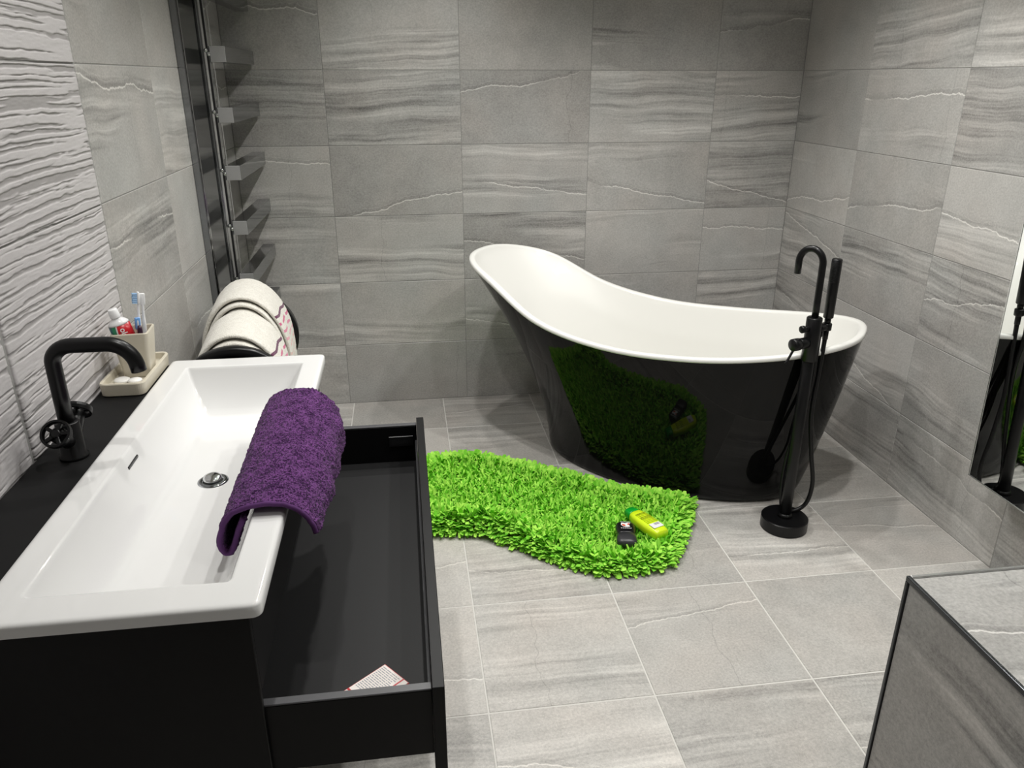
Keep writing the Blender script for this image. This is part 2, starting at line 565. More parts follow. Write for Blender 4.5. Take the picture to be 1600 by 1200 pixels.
ZC = [0.0] + [TH * k - 0.0072 for k in range(1, 8)] + [CEIL]
GW, GF = 0.0024, 0.0044
bx = [XL, -TW, 0, TW, 2 * TW, XR]
for cx, w in spans(bx, GW):
    for cz, h in spans(ZC, GW):
        lay(wall_back, tile_mesh(w, h, M['wall_tile']), 'tile', (1, 0, 0), (0, 0, 1), (cx, 0, cz))
ry = [YF] + [-0.5486 - TW * k for k in range(6, -1, -1)] + [0]
for cy, w in spans(ry, GW):
    for cz, h in spans(ZC, GW):
        lay(wall_right, tile_mesh(w, h, M['wall_tile']), 'tile', (0, -1, 0), (0, 0, 1), (XR, cy, cz))
ly = [YF, -4.06, -3.462, -2.863, -2.264, -1.670, -1.090, -0.492, 0]
vi = 0
for cy, w in spans(ly, GW):
    for cz, h in spans(ZC, GW):
        if cy < -1.67:
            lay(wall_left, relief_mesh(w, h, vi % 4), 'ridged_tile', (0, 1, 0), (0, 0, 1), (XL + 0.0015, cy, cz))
            vi += 3
        else:
            lay(wall_left, tile_mesh(w, h, M['wall_tile']), 'tile', (0, 1, 0), (0, 0, 1), (XL, cy, cz))
fx = [XL] + [-0.127 + 0.4514 * k for k in range(-1, 4)] + [XR]
fy = [YF] + [-0.3657 - 0.446 * k for k in range(8, -1, -1)] + [0]
for cx, w in spans(fx, GF):
    for cy, h in spans(fy, GF):
        lay(floor, tile_mesh(w, h, M['floor_tile']), 'tile', (1, 0, 0), (0, 1, 0), (cx, cy, 0))

# tiled half-height partition in the near right corner
BX, BY, BZ = 0.5140, -2.7285, 0.78
part = struct('wall_partition', (BX + 0.009, -3.55, 0), (XR, BY - 0.009, BZ - 0.009), M['wall_grout'])
for cx, w in spans([BX + 0.006, BX + TW, XR], GW):
    for cy, h in spans([-3.55, BY - 0.006 - 0.60, BY - 0.006], GW):
        lay(part, tile_mesh(w, h, M['wall_tile']), 'tile', (1, 0, 0), (0, 1, 0), (cx, cy, BZ - 0.002))
for cz, h in spans([0, BZ - 0.006 - 0.60, BZ - 0.006], GW):
    lay(part, tile_mesh(BY - 0.006 + 3.55 - GW, h, M['wall_tile']), 'tile', (0, -1, 0), (0, 0, 1), (BX + 0.003, (BY - 0.006 - 3.55) / 2, cz))
for cx, w in spans([BX + 0.006, BX + TW, XR], GW):
    for cz, h in spans([0, BZ - 0.006 - 0.60, BZ - 0.006], GW):
        lay(part, tile_mesh(w, h, M['wall_tile']), 'tile', (-1, 0, 0), (0, 0, 1), (cx, BY - 0.003, cz))
V, F = box((BX, -3.55, BZ - 0.0095), (BX + 0.0065, BY, BZ), 0.0012)
mesh('edge_trim', V, F, M['trim_dark'], part)
V, F = box((BX, BY - 0.0065, 0), (BX + 0.0065, BY, BZ - 0.0097), 0.0012)
mesh('edge_trim', V, F, M['trim_dark'], part)
V, F = box((BX + 0.0067, BY - 0.0065, BZ - 0.0095), (XR, BY, BZ), 0.0012)
mesh('edge_trim', V, F, M['silver'], part)

# ------------------------------------------------------------------ freestanding slipper bath
TC = np.array([0.7001, -0.7811]); TTH = -0.6305; TA, TB, TN = 0.8002, 0.3801, 2.513
HK = np.array([-1, -.75, -.45, -.1, .3, .7, 1.0])
HV = np.array([0.8463, 0.7916, 0.6746, 0.6187, 0.6197, 0.6574, 0.7015])
BO, BA, BB, BN = 0.1038, 0.5388, 0.283, 1.9

def hfun(s):
    m = np.gradient(HV, HK)
    s = np.clip(s, -1, 1)
    i = np.clip(np.searchsorted(HK, s) - 1, 0, len(HK) - 2)
    d = HK[i + 1] - HK[i]
    u = (s - HK[i]) / d
    return (2*u**3-3*u**2+1)*HV[i] + (u**3-2*u**2+u)*d*m[i] + (-2*u**3+3*u**2)*HV[i+1] + (u**3-u**2)*d*m[i+1]

def sup(t, n):
    c, s = np.cos(t), np.sin(t)
    return np.sign(c) * abs(c) ** (2 / n), np.sign(s) * abs(s) ** (2 / n)

def tub_world(lx, ly, z):
    X = TC[0] + lx * math.cos(TTH) - ly * math.sin(TTH)
    Y = TC[1] + lx * math.sin(TTH) + ly * math.cos(TTH)
    return np.stack([X, Y, z], -1)

NTU = 144
tt = np.linspace(0, 2 * np.pi, NTU, endpoint=False)
ux, uy = sup(tt, TN)
bxs, bys = sup(tt, BN)
hh = hfun(ux)
bath = thing('bathtub', 'black freestanding slipper bath with white inside and one high end', 'bathtub', (TC[0], TC[1], 0))
prof = np.concatenate([[0, 0.004, 0.012, 0.025], np.linspace(0.05, 1, 26)])
LIP = 0.016
rows = []
pw = np.interp(ux, [-1, -0.5, 0.3, 1], [1.75, 1.35, 1.05, 0.82])
for u in prof:
    g = u ** pw
    foot = 1 - 0.035 * (1 - min(u / 0.03, 1)) ** 2
    lx = (BO + BA * bxs) * (1 - g) + (TA * ux) * g
    ly_ = (BB * bys) * (1 - g) + (TB * uy) * g
    lx = BO + (lx - BO) * foot
    ly_ = ly_ * foot
    rows.append(tub_world(lx, ly_, u * (hh - LIP)))
V = np.stack(rows, 1).reshape(-1, 3)
F = grid_faces(NTU, len(prof), True)
F.append(tuple(i * len(prof) for i in range(NTU))[::-1])
shell = mesh('outer_shell', V, F, M['black_gloss'], bath, True)
rows = []
def inset(d, z):
    return tub_world((TA - d) * ux, (TB - d) * uy, z)
rows.append(inset(0.004, hh - LIP))
rows.append(inset(-0.003, hh - LIP))
rows.append(inset(-0.004, hh - LIP + 0.004))
rows.append(inset(-0.003, hh - 0.004))
rows.append(inset(0.001, hh - 0.0005))
rows.append(inset(0.008, hh))
rows.append(inset(0.017, hh - 0.0005))
rows.append(inset(0.022, hh - 0.004))
rows.append(inset(0.025, hh - 0.012))
ZF = 0.075
for v in np.linspace(0.03, 1, 30):
    zz = (hh - 0.012) * (1 - v) + ZF * v
    u = np.clip(zz / (hh - LIP), 0, 1)
    g = u ** pw
    k = np.clip((v - 0.72) / 0.28, 0, 1)
    rnd_ = 1 - 0.30 * (1 - np.sqrt(np.clip(1 - k * k, 0, 1)))
    ox_ = (BO + BA * bxs) * (1 - g) + (TA * ux) * g
    oy_ = (BB * bys) * (1 - g) + (TB * uy) * g
    sxi, syi = (TA - 0.0258) / TA, (TB - 0.0258) / TB
    dr_ = 1 - 0.03 * min(v * 4, 1)
    rows.append(tub_world(BO + (ox_ * sxi - BO) * rnd_ * dr_, oy_ * syi * rnd_ * dr_, zz))
lastx, lasty = BO + (ox_ * sxi - BO) * rnd_ * dr_, oy_ * syi * rnd_ * dr_
for q in (0.6, 0.25):
    rows.append(tub_world(BO + (lastx - BO) * q, lasty * q, np.full(NTU, ZF - 0.002)))
n = len(rows)
V = np.stack(rows, 1).reshape(-1, 3)
F = grid_faces(NTU, n, True)
F.append(tuple(i * n + n - 1 for i in range(NTU)))
basin_in = mesh('inner_shell', V, F, M['acrylic'], bath, True)
basin_in['label'] = 'white glossy inside and rim'
# faint maker's strip on the far inner side and a chrome waste
c = tub_world(np.array([0.16]), np.array([0.0]), np.array([ZF + 0.001]))[0]
V, F = lathe([(0, 0.004), (0.026, 0.004), (0.03, 0.002), (0.031, -0.001), (0, -0.001)], 32, Matrix.Translation(Vector(c)))
mesh('waste', V, F, M['chrome'], bath, True)

# ------------------------------------------------------------------ floor-standing bath mixer
FX, FY = 1.054, -1.405
mixer = thing('bath_mixer', 'tall black floor-standing bath mixer with hand shower beside the bath', 'tap', (FX, FY, 0))
def at(dx, dy, z): return (FX + dx, FY + dy, z)
V, F = lathe([(0, 0), (0.080, 0), (0.083, 0.003), (0.083, 0.043), (0.080, 0.046), (0, 0.046)], 64, Matrix.Translation((FX, FY, 0)))
mesh('base', V, F, M['black_metal'], mixer)
V, F = join(cyl(at(0, 0, 0.046), at(0, 0, 0.66), 0.0200, 40), lathe([(0.0200, 0.060), (0.0245, 0.056), (0.0265, 0.0465), (0.0200, 0.0465)], 40, Matrix.Translation((FX, FY, 0))))
mesh('column', V, F, M['black_metal'], mixer, True)
V, F = cyl(at(0, 0, 0.655), at(0, 0, 0.808), 0.0255, 40, bev=0.003)
mesh('body', V, F, M['black_metal'], mixer, True)
sd = Vector((-0.62, 0.78, 0)).normalized()
ra = 0.040
pts = [at(0, 0, 0.80), at(0, 0, 0.86), at(0, 0, 0.92), at(0, 0, 0.985)]
pts = [Vector(p) for p in pts]
for k in range(1, 17):
    a = math.pi * k / 16 * 1.0
    pts.append(Vector(at(0, 0, 0.985)) + sd * (ra - ra * math.cos(a)) + Vector((0, 0, ra * 1.15 * math.sin(a))))
pts.append(pts[-1] + Vector((0, 0, -0.042)))
V, F = tube(pts, 0.0114, 20)
mesh('spout', V, F, M['black_metal'], mixer, True)
kd = Vector((-0.95, -0.32, 0)).normalized()
p = Vector(at(0, 0, 0.722))
V, F = join(cyl(p + kd * 0.020, p + kd * 0.055, 0.0190, 32), cyl(p + kd * 0.056, p + kd * 0.086, 0.0210, 32, bev=0.003))
h = mesh('temperature_handle', V, F, M['black_metal'], mixer, True)
V, F = tube(smooth_path([p + kd * 0.078 + Vector((0, 0, -0.018)), p + kd * 0.088 + Vector((0, 0, -0.035)), p + kd * 0.105 + Vector((0, 0, -0.062))], 8), 0.0042, 10)
mesh('lever', V, F, M['black_metal'], h, True)
p = Vector(at(0, 0, 0.772))
V, F = join(cyl(p + kd * 0.020, p + kd * 0.040, 0.009, 24), cyl(p + kd * 0.0405, p + kd * 0.056, 0.0125, 24, bev=0.003))
mesh('diverter_knob', V, F, M['black_metal'], mixer, True)
ad = Vector((0.93, 0.36, 0)).normalized()
p = Vector(at(0, 0, 0.765))
V, F = join(cyl(p + ad * 0.020, p + ad * 0.066, 0.0135, 24), cyl(p + ad * 0.0665 + Vector((0, 0, -0.012)), p + ad * 0.0665 + Vector((0, 0, 0.012)), 0.016, 24),
            cyl(p + ad * 0.035 + Vector((0, 0, -0.03)), p + ad * 0.035 + Vector((0, 0, -0.01)), 0.011, 20))
mesh('shower_holder', V, F, M['black_metal'], mixer, True)
hs = p + ad * 0.0665
V, F = join(cyl(hs + Vector((0, 0, 0.013)), hs + Vector((0, 0, 0.030)), 0.0105, 24), cyl(hs + Vector((0, 0, 0.0305)), hs + Vector((0, 0, 0.232)), 0.0168, 32, bev=0.003))
hand = mesh('hand_shower', V, F, M['black_metal'], mixer, True)
ribs = []
for k in range(14):
    z = 0.155 + 0.005 * k
    ribs.append(lathe([(0.0168, z - 0.0014), (0.0178, z), (0.0168, z + 0.0014)], 24, Matrix.Translation(hs)))
V, F = join(*ribs)
mesh('grip_rib', V, F, M['black_metal'], hand, True)['kind'] = 'stuff'
V, F = cyl(hs + Vector((0, 0, -0.045)), hs + Vector((0, 0, -0.0125)), 0.0095, 20)
mesh('hose_nut', V, F, M['black_metal'], mixer, True)
b2 = p + ad * 0.035
V, F = tube(smooth_path([hs + Vector((0, 0, -0.044)), hs + Vector((-0.002, 0, -0.15)), hs + Vector((-0.006, 0, -0.32)), hs + Vector((0.016, -0.004, -0.48)),
                         hs + Vector((0.038, -0.006, -0.60)), hs + Vector((0.024, -0.004, -0.688)), hs + Vector((-0.030, 0.0, -0.715)), hs + Vector((-0.068, 0.005, -0.675)),
                         hs + Vector((-0.062, 0.02, -0.50)), b2 + Vector((0.004, 0.012, -0.24)), b2 + Vector((0.0, 0.0, -0.10)), b2 + Vector((0, 0, -0.031))], 90), 0.0078, 12)
mesh('hose', V, F, M['black_metal'], mixer, True)

# ------------------------------------------------------------------ wall mirror low on the right wall
my0, my1, mz0, mz1 = -1.7235, -2.55, 0.357, 2.05
mir = thing('mirror_cabinet', 'tall mirror-fronted cabinet with a thin silver edge on the right wall', 'mirror', (XR, -1.95, mz0))
def mx(z): return 1.490 - 0.030 * (z - 0.357)      # the mirror hangs very slightly forward
def wedge(y0, y1, z0, z1, d0, d1):
    V = [(mx(z) - d, y, z) for z in (z0, z1) for y in (y0, y1) for d in (d0, d1)]
    return V, [(0, 1, 3, 2), (4, 6, 7, 5), (0, 4, 5, 1), (2, 3, 7, 6), (0, 2, 6, 4), (1, 5, 7, 3)]
V = [(x if x else mx(z) + 0.0005, y, z) for z in (mz0 + 0.002, mz1 - 0.002) for y in (my0 - 0.002, my1 + 0.002) for x in (XR - 0.0005, 0)]
mesh('cabinet_body', V, [(0, 1, 3, 2), (4, 6, 7, 5), (0, 4, 5, 1), (2, 3, 7, 6), (0, 2, 6, 4), (1, 5, 7, 3)], M['brushed'], mir)
V, F = wedge(my0, my1, mz0, mz1, 0.0, 0.005)
mesh('glass', V, F, M['mirror'], mir)
V, F = wedge(my0 + 0.0035, my0 + 0.0002, mz0 - 0.003, mz1, 0.0, 0.0062)
mesh('edge', V, F, M['silver'], mir)
V, F = wedge(my0 + 0.0035, my1, mz0 - 0.003, mz0 - 0.0002, 0.0, 0.0062)
mesh('edge', V, F, M['silver'], mir)

# ------------------------------------------------------------------ chrome towel radiator in the left corner
PY = -0.60
rad = thing('towel_radiator', 'chrome towel radiator with square bars in the left back corner', 'radiator', (-0.95, PY, 0.62))
V, F = box((-0.9695, PY - 0.008, 0.62), (-0.9345, PY + 0.03, 2.32), 0.002)
mesh('post', V, F, M['chrome'], rad)
V, F = box((-0.9425, PY - 0.0155, 0.62), (-0.9350, PY - 0.0085, 2.32))
mesh('rail', V, F, M['black_bottle'], rad)['label'] = 'black gap strip'
V, F = box((-0.9265, PY + 0.006, 0.62), (-0.9245, PY + 0.010, 2.32))
mesh('rail', V, F, M['chrome'], rad)
for y0, w in ((-0.765, 0.016), (-0.742, 0.010)):
    V, F = box((XL + 0.0005, y0, 0.40), (XL + 0.024, y0 + w, 2.36), 0.002)
    mesh('edge_profile', V, F, M['chrome_dark'] if w > 0.012 else M['chrome'], rad)
V, F = box((XL + 0.0005, -0.730, 0.40), (XL + 0.010, -0.40, 2.36))
mesh('back_panel', V, F, M['chrome_dark'], rad)
for k in range(8):
    z = 2.035 - 0.2055 * k
    V, F = box((-0.9335, PY, z - 0.027), (-0.8800, -0.012, z + 0.027), 0.0015)
    bar = mesh('bar', V, F, M['chrome_dark'], rad)
    V, F = box((-0.9330, PY - 0.003, z - 0.0265), (-0.8805, PY - 0.0002, z + 0.0265), 0.001)
    mesh('end_cap', V, F, M['brushed'], bar)
    V, F = join(*[lathe([(0.0001, -0.0075), (0.0055, -0.0055), (0.0075, 0), (0.0055, 0.0055), (0.0001, 0.0075)], 16, Matrix.Translation((-0.938 + dx, PY - 0.020, z + dz))) for dx, dz in ((0.004, 0.0), (-0.004, 0.012))])
    mesh('ball_stud', V, F, M['chrome'], bar, True)

# ------------------------------------------------------------------ vanity unit
VY0, VY1 = -2.768, -1.752      # near and far sides
VX = -0.526                    # front plane of the carcass
van = thing('vanity_cabinet', 'black wall-hung vanity cabinet under the white basin with its drawer open', 'cabinet', (XL, -2.26, 0.42))
def vb(name, lo, hi, mat, parent=van, bev=0.001):
    V, F = box(lo, hi, bev, 1)
    return mesh(name, V, F, mat, parent)
vb('side_panel', (XL + 0.003, VY0, 0.42), (VX, VY0 + 0.010, 0.850), M['black_matt'])
vb('side_panel', (XL + 0.003, VY1 - 0.018, 0.42), (VX, VY1, 0.850), M['black_matt'])
vb('back_panel', (XL + 0.003, VY0 + 0.0105, 0.42), (XL + 0.015, VY1 - 0.0185, 0.845), M['black_matt'])
vb('bottom_panel', (XL + 0.0155, VY0 + 0.0105, 0.42), (VX - 0.001, VY1 - 0.0185, 0.436), M['black_matt'])
vb('front_panel', (VX - 0.018, VY0 + 0.0105, 0.700), (VX, VY1 - 0.0185, 0.848), M['black_matt'])
DX = -0.2755                   # inside of the pulled-out drawer front
drawer = vb('drawer', (DX, VY0, 0.405), (DX + 0.0195, VY1, 0.681), M['black_matt'])
D0, D1 = -0.90, DX - 0.0005
vb('drawer_side', (D0, VY0 + 0.0105, 0.538), (D1, VY0 + 0.0255, 0.667), M['black_matt'], drawer)
vb('drawer_side', (D0, VY1 - 0.0345, 0.545), (D1, VY1 - 0.0195, 0.672), M['black_matt'], drawer)
vb('side_rail', (D0, VY0 + 0.0102, 0.6673), (D1, VY0 + 0.0258, 0.6705), M['drawer_edge'], drawer)
vb('side_rail', (D0, VY1 - 0.0348, 0.6723), (D1, VY1 - 0.0192, 0.6755), M['drawer_edge'], drawer)
vb('drawer_back', (D0, VY0 + 0.0265, 0.545), (D0 + 0.014, VY1 - 0.0355, 0.672), M['black_matt'], drawer)
vb('drawer_base', (D0 + 0.0145, VY0 + 0.0265, 0.553), (D1 - 0.004, VY1 - 0.0355, 0.568), M['drawer'], drawer, 0)
vb('front_strip', (DX - 0.006, VY0 + 0.027, 0.575), (DX - 0.0005, VY1 - 0.036, 0.630), M['drawer_edge'], drawer)
vb('cover_cap', (-0.352, VY1 - 0.040, 0.615), (-0.286, VY1 - 0.0348, 0.645), M['black_bottle'], drawer, 0.0012)
V, F = join(text_vf('(blum)', 0.019, basis((1, 0, 0), (0, 0, 1), (-0.319, VY1 - 0.0402, 0.630)), 0.0002))
mesh('logo', V, F, plain('dark_grey_print', (0.018, 0.018, 0.019, 1), 0.5), drawer)
# worktop strip behind the basin
V, F = box((XL + 0.003, VY0, 0.8503), (-0.8905, VY1 + 0.01, 0.862), 0.001)
tag(mesh('countertop', V, F, M['counter']), 'black worktop strip between the ridged wall and the white basin', 'countertop')

# basin: a slab with a sunk rectangular bowl
bas = thing('washbasin', 'long white ceramic basin set on the black vanity cabinet', 'basin', (-0.70, -2.26, 0.851))
X0, X1, Y0, Y1, ZT = -0.889, -0.505, -2.783, -1.733, 0.872
rx0, rx1, ry0, ry1_ = -0.838, -0.556, -2.722, -1.795
def sst(v, a, b):
    q = np.clip((v - a) / (b - a), 0, 1)
    return q * q * (3 - 2 * q)
def axis(lo, hi, r0, r1, fine):
    return np.unique(np.concatenate([[lo, lo + 0.003, lo + 0.008], np.linspace(lo + 0.012, r0 - 0.006, 6), np.linspace(r0 - 0.004, r0 + 0.06, 26),
                                     np.linspace(r0 + 0.06, r1 - 0.06, fine), np.linspace(r1 - 0.06, r1 + 0.004, 26), np.linspace(r1 + 0.006, hi - 0.012, 6), [hi - 0.008, hi - 0.003, hi]]))
ax_, ay_ = axis(X0, X1, rx0, rx1, 26), axis(Y0, Y1, ry0, ry1_, 60)
GX, GY = np.meshgrid(ax_, ay_, indexing='ij')
DEP = 0.105
def ease(v, a, b):
    t = np.clip((v - a) / (b - a), 0, 1)
    return 1 - (1 - t) ** 2.2
def smin(a, b, k=0.12):
    h = np.clip(0.5 + 0.5 * (b - a) / k, 0, 1)
    return b * (1 - h) + a * h - k * h * (1 - h)
sx_ = smin(ease(GX, rx0, rx0 + 0.075), ease(-GX, -rx1, -rx1 + 0.085))
sy_ = smin(ease(GY, ry0, ry0 + 0.20), ease(-GY, -ry1_, -ry1_ + 0.11))
q = np.clip(smin(sx_, sy_) / 0.9405, 0, 1)
GZ = ZT - DEP * q
# soft crease, low fall towards the drain
DRX, DRY = -0.705, -2.20
rd = np.hypot(GX - DRX, GY - DRY)
GZ -= 0.006 * np.exp(-(rd / 0.09) ** 2)
e = np.minimum.reduce([GX - X0, X1 - GX, GY - Y0, Y1 - GY])
GZ -= 0.004 * (1 - np.clip(e / 0.006, 0, 1)) ** 2
V = np.stack([GX, GY, GZ], -1).reshape(-1, 3)
# round the plan corners of the slab
cr = 0.014
for i in range(len(V)):
    x, y = V[i, 0], V[i, 1]
    cx = X0 + cr if x < X0 + cr else (X1 - cr if x > X1 - cr else None)
    cy = Y0 + cr if y < Y0 + cr else (Y1 - cr if y > Y1 - cr else None)
    if cx is not None and cy is not None:
        dx, dy = x - cx, y - cy
        m = max(abs(dx), abs(dy)); l = math.hypot(dx, dy)
        if l > 1e-9:
            V[i, 0] = cx + dx * m / l
            V[i, 1] = cy + dy * m / l
nx, ny = len(ax_), len(ay_)
F = grid_faces(nx, ny)
ring = [i * ny for i in range(nx)] + [(nx - 1) * ny + j for j in range(1, ny)] + [i * ny + ny - 1 for i in range(nx - 2, -1, -1)] + [j for j in range(ny - 2, 0, -1)]
V = V.tolist()
o1 = len(V)
for i in ring: V.append((V[i][0], V[i][1], 0.8512))
for k in range(len(ring)):
    k2 = (k + 1) % len(ring)
    F.append((ring[k2], ring[k], o1 + k, o1 + k2))
bowl = mesh('bowl', V, F, M['ceramic'], bas, True)
V, F = lathe([(0.0, 0.0003), (0.0195, 0.0003), (0.0205, 0.0022), (0.0225, 0.0034), (0.027, 0.0034), (0.0305, 0.0018), (0.0315, -0.0015)], 48, Matrix.Translation((DRX, DRY, 0.7615)))
dr = mesh('drain', V, F, M['chrome_dark'], bas, True)
V, F = lathe([(0, 0.0022), (0.0185, 0.0022), (0.0185, 0.0012), (0, 0.0012)], 40, Matrix.Translation((DRX, DRY, 0.7615)))
mesh('drain_gap', V, F, M['black_bottle'], dr)
V, F = lathe([(0, 0.0095), (0.012, 0.0088), (0.0175, 0.0066), (0.019, 0.0042), (0.0175, 0.003), (0, 0.003)], 40, Matrix.Translation((DRX - 0.001, DRY + 0.001, 0.7650)) @ Matrix.Rotation(R(10), 4, 'X'))
mesh('plug', V, F, M['chrome'], dr, True)
V, F = box((-0.834, -2.292, 0.8455), (-0.8285, -2.236, 0.8510), 0.0008)
mesh('overflow_slot', V, F, M['black_bottle'], bas)

# ------------------------------------------------------------------ basin tap
TX, TY, TZ = -0.939, -2.252, 0.8622
tap = thing('basin_tap', 'black basin tap with two spoked wheel handles on the worktop', 'tap', (TX, TY, TZ))
V, F = lathe([(0, 0), (0.0262, 0), (0.0262, 0.005), (0.0225, 0.008), (0.0215, 0.073), (0.0195, 0.075), (0.0, 0.075)], 40, Matrix.Translation((TX, TY, TZ)))
mesh('body', V, F, M['black_metal'], tap, True)
pts = [(TX, TY, TZ + 0.073), (TX, TY, TZ + 0.13), (TX, TY, TZ + 0.190)]
pts = [Vector(p) for p in pts]
br = 0.038
for k in range(1, 11):
    a = math.pi / 2 * k / 10
    pts.append(Vector((TX + br * (1 - math.cos(a)), TY, TZ + 0.192 + 0.034 * math.sin(a))))
pts.append(Vector((TX + 0.085, TY, TZ + 0.226)))
b3 = 0.050
for k in range(0, 11):
    a = R(80) * k / 10
    pts.append(Vector((TX + 0.097 + b3 * math.sin(a), TY, TZ + 0.226 - b3 * (1 - math.cos(a)))))
pts.append(pts[-1] + Vector((0.002, 0, -0.014)))
V, F = tube(pts, 0.0142, 20)
mesh('spout', V, F, M['black_metal'], tap, True)
for s in (-1, 1):
    d = Vector((0, s * 0.77, 0.64)).normalized()
    p = Vector((TX, TY, TZ + 0.030))
    V, F = cyl(p + d * 0.012, p + d * (0.060 if s < 0 else 0.066), 0.0155, 28)
    arm = mesh('valve_arm', V, F, M['black_metal'], tap, True)
    c = p + d * (0.065 if s < 0 else 0.071)
    mt = frame_to(c, d, (1, 0, 0))
    rim = []
    N1 = 40
    V, F = lathe([(0.0225, -0.006), (0.0265, -0.006), (0.0275, 0), (0.0265, 0.006), (0.0225, 0.006), (0.0215, 0), (0.0225, -0.006)], 40, mt)
    parts = [(V, F), lathe([(0, -0.006), (0.0085, -0.006), (0.0085, 0.005), (0.007, 0.0065), (0, 0.0065)], 24, mt)]
    for k in range(5):
        rot = mt @ Matrix.Rotation(2 * math.pi * k / 5 + 0.35, 4, 'Z')
        parts.append(xform(box((0.006, -0.0035, -0.0035), (0.0225, 0.0035, 0.0035), 0.001, 1), rot))
    V, F = join(*parts)
    mesh('wheel_handle', V, F, M['black_metal'], tap)

# ------------------------------------------------------------------ soap dish, tumbler and what is in them
def rrect(w, h, r, n=6):
    P = []
    for cx, cy, a0 in ((w - r, h - r, 0), (-w + r, h - r, 90), (-w + r, -h + r, 180), (w - r, -h + r, 270)):
        for k in range(n + 1):
            a = R(a0 + 90 * k / n)
            P.append((cx + r * math.cos(a), cy + r * math.sin(a)))
    return np.array(P)

def loft(rings, mat=None, cap0=True, cap1=True):
    n = len(rings[0])
    V = [tuple(p) for r_ in rings for p in r_]
    F = []
    for k in range(len(rings) - 1):
        for i in range(n):
            j = (i + 1) % n
            F.append((k * n + i, k * n + j, (k + 1) * n + j, (k + 1) * n + i))
    if cap0: F.append(tuple(range(n - 1, -1, -1)))
    if cap1: F.append(tuple((len(rings) - 1) * n + i for i in range(n)))
    vf = (V, F)
    return xform(vf, mat) if mat is not None else vf

SX, SY, SZ = -0.9445, -1.838, 0.8622
dish = thing('soap_dish', 'cream ceramic tray holding the tumbler and soap on the black worktop', 'dish', (SX, SY, SZ))
def rr(w, h, r, z): 
    p = rrect(w, h, r)
    return np.column_stack([p, np.full(len(p), z)])
W, H = 0.0505, 0.112
V, F = loft([rr(W - 0.006, H - 0.006, 0.014, 0), rr(W - 0.002, H - 0.002, 0.016, 0.003), rr(W, H, 0.018, 0.03), rr(W - 0.0015, H - 0.0015, 0.0165, 0.0325), rr(W - 0.006, H - 0.006, 0.013, 0.0325),
             rr(W - 0.0075, H - 0.0075, 0.012, 0.031), rr(W - 0.0095, H - 0.0095, 0.010, 0.0165), rr(W - 0.013, H - 0.013, 0.008, 0.0140)], Matrix.Translation((SX, SY, SZ)))
mesh('tray', V, F, M['cream'], dish)
CX_, CY_, CZ_ = SX + 0.008, SY + 0.006, SZ + 0.0143
cup = thing('toothbrush_tumbler', 'square cream tumbler of toothbrushes standing in the cream tray', 'tumbler', (CX_, CY_, CZ_))
tz = 0.112
V, F = loft([rr(0.0285, 0.0285, 0.007, 0), rr(0.0305, 0.0305, 0.008, 0.003), rr(0.0415, 0.0415, 0.009, tz - 0.002), rr(0.0405, 0.0405, 0.009, tz), rr(0.0375, 0.0375, 0.007, tz),
             rr(0.0365, 0.0365, 0.007, tz - 0.002), rr(0.0265, 0.0265, 0.006, 0.008)], Matrix.Translation((CX_, CY_, CZ_)) @ Matrix.Rotation(R(4), 4, 'Z'))
mesh('cup', V, F, M['cream'], cup)
# soap pieces
for k, (dx, dy, dz, rad_, lab) in enumerate(((-0.016, -0.052, 0.0, 0.0185, 'flat round white soap piece at the wall side of the cream tray'), (0.015, -0.058, 0.0, 0.0160, 'small round white soap piece at the basin side of the cream tray'))):
    lp = (SX + dx, SY + dy, SZ + 0.0144 + dz)
    V, F = lathe([(0, 0), (rad_ * 0.8, 0), (rad_, 0.004), (rad_ * 0.96, 0.0075), (rad_ * 0.7, 0.010), (0, 0.011)], 32, Matrix.Translation(lp))
    s_ = thing('soap', lab, 'soap', lp)
    mesh('soap_piece', V, F, M['soap'], s_, True)

# toothpaste tube, cap up, leaning to the near wall corner
tp0 = Vector((CX_ + 0.002, CY_ - 0.008, CZ_ + 0.018))
tpd = Vector((-0.20, -0.10, 1.0)).normalized()
facing = Vector((0.40, -0.85, 0.0))
side = facing.cross(tpd).normalized()
nrm = tpd.cross(side).normalized() * -1
if nrm.dot(facing) < 0: nrm = -nrm
def tp(u, v, w):  # u across, v towards viewer, w along the tube
    return tuple(tp0 + side * u + nrm * v + tpd * w)
paste = thing('toothpaste_tube', 'red and white toothpaste tube with white cap leaning in the tumbler', 'toothpaste', tuple(tp0))
def oval(a, b, w, n=32):
    return [tp(a * math.cos(2 * math.pi * k / n), b * math.sin(2 * math.pi * k / n), w) for k in range(n)]
body_r = [(0.026, 0.003, 0.0), (0.0255, 0.008, 0.03), (0.0245, 0.013, 0.06), (0.0240, 0.0165, 0.090), (0.0235, 0.019, 0.118)]
V, F = loft([oval(*p) for p in body_r])
tb = mesh('tube_body', V, F, M['red_print'], paste, True)
V, F = loft([oval(0.0237, 0.0193, 0.1178), oval(0.0225, 0.0185, 0.1215), oval(0.017, 0.0155, 0.127), oval(0.0105, 0.0105, 0.132), oval(0.0105, 0.0105, 0.134)])
mesh('shoulder', V, F, M['white_plastic'], paste, True)['label'] = 'white shoulder'
V, F = loft([oval(0.0115, 0.0115, 0.1342), oval(0.0118, 0.0118, 0.136), oval(0.0105, 0.0105, 0.154), oval(0.0092, 0.0092, 0.1555)])
mesh('cap', V, F, M['white_plastic'], paste, True)['label'] = 'white screw cap'
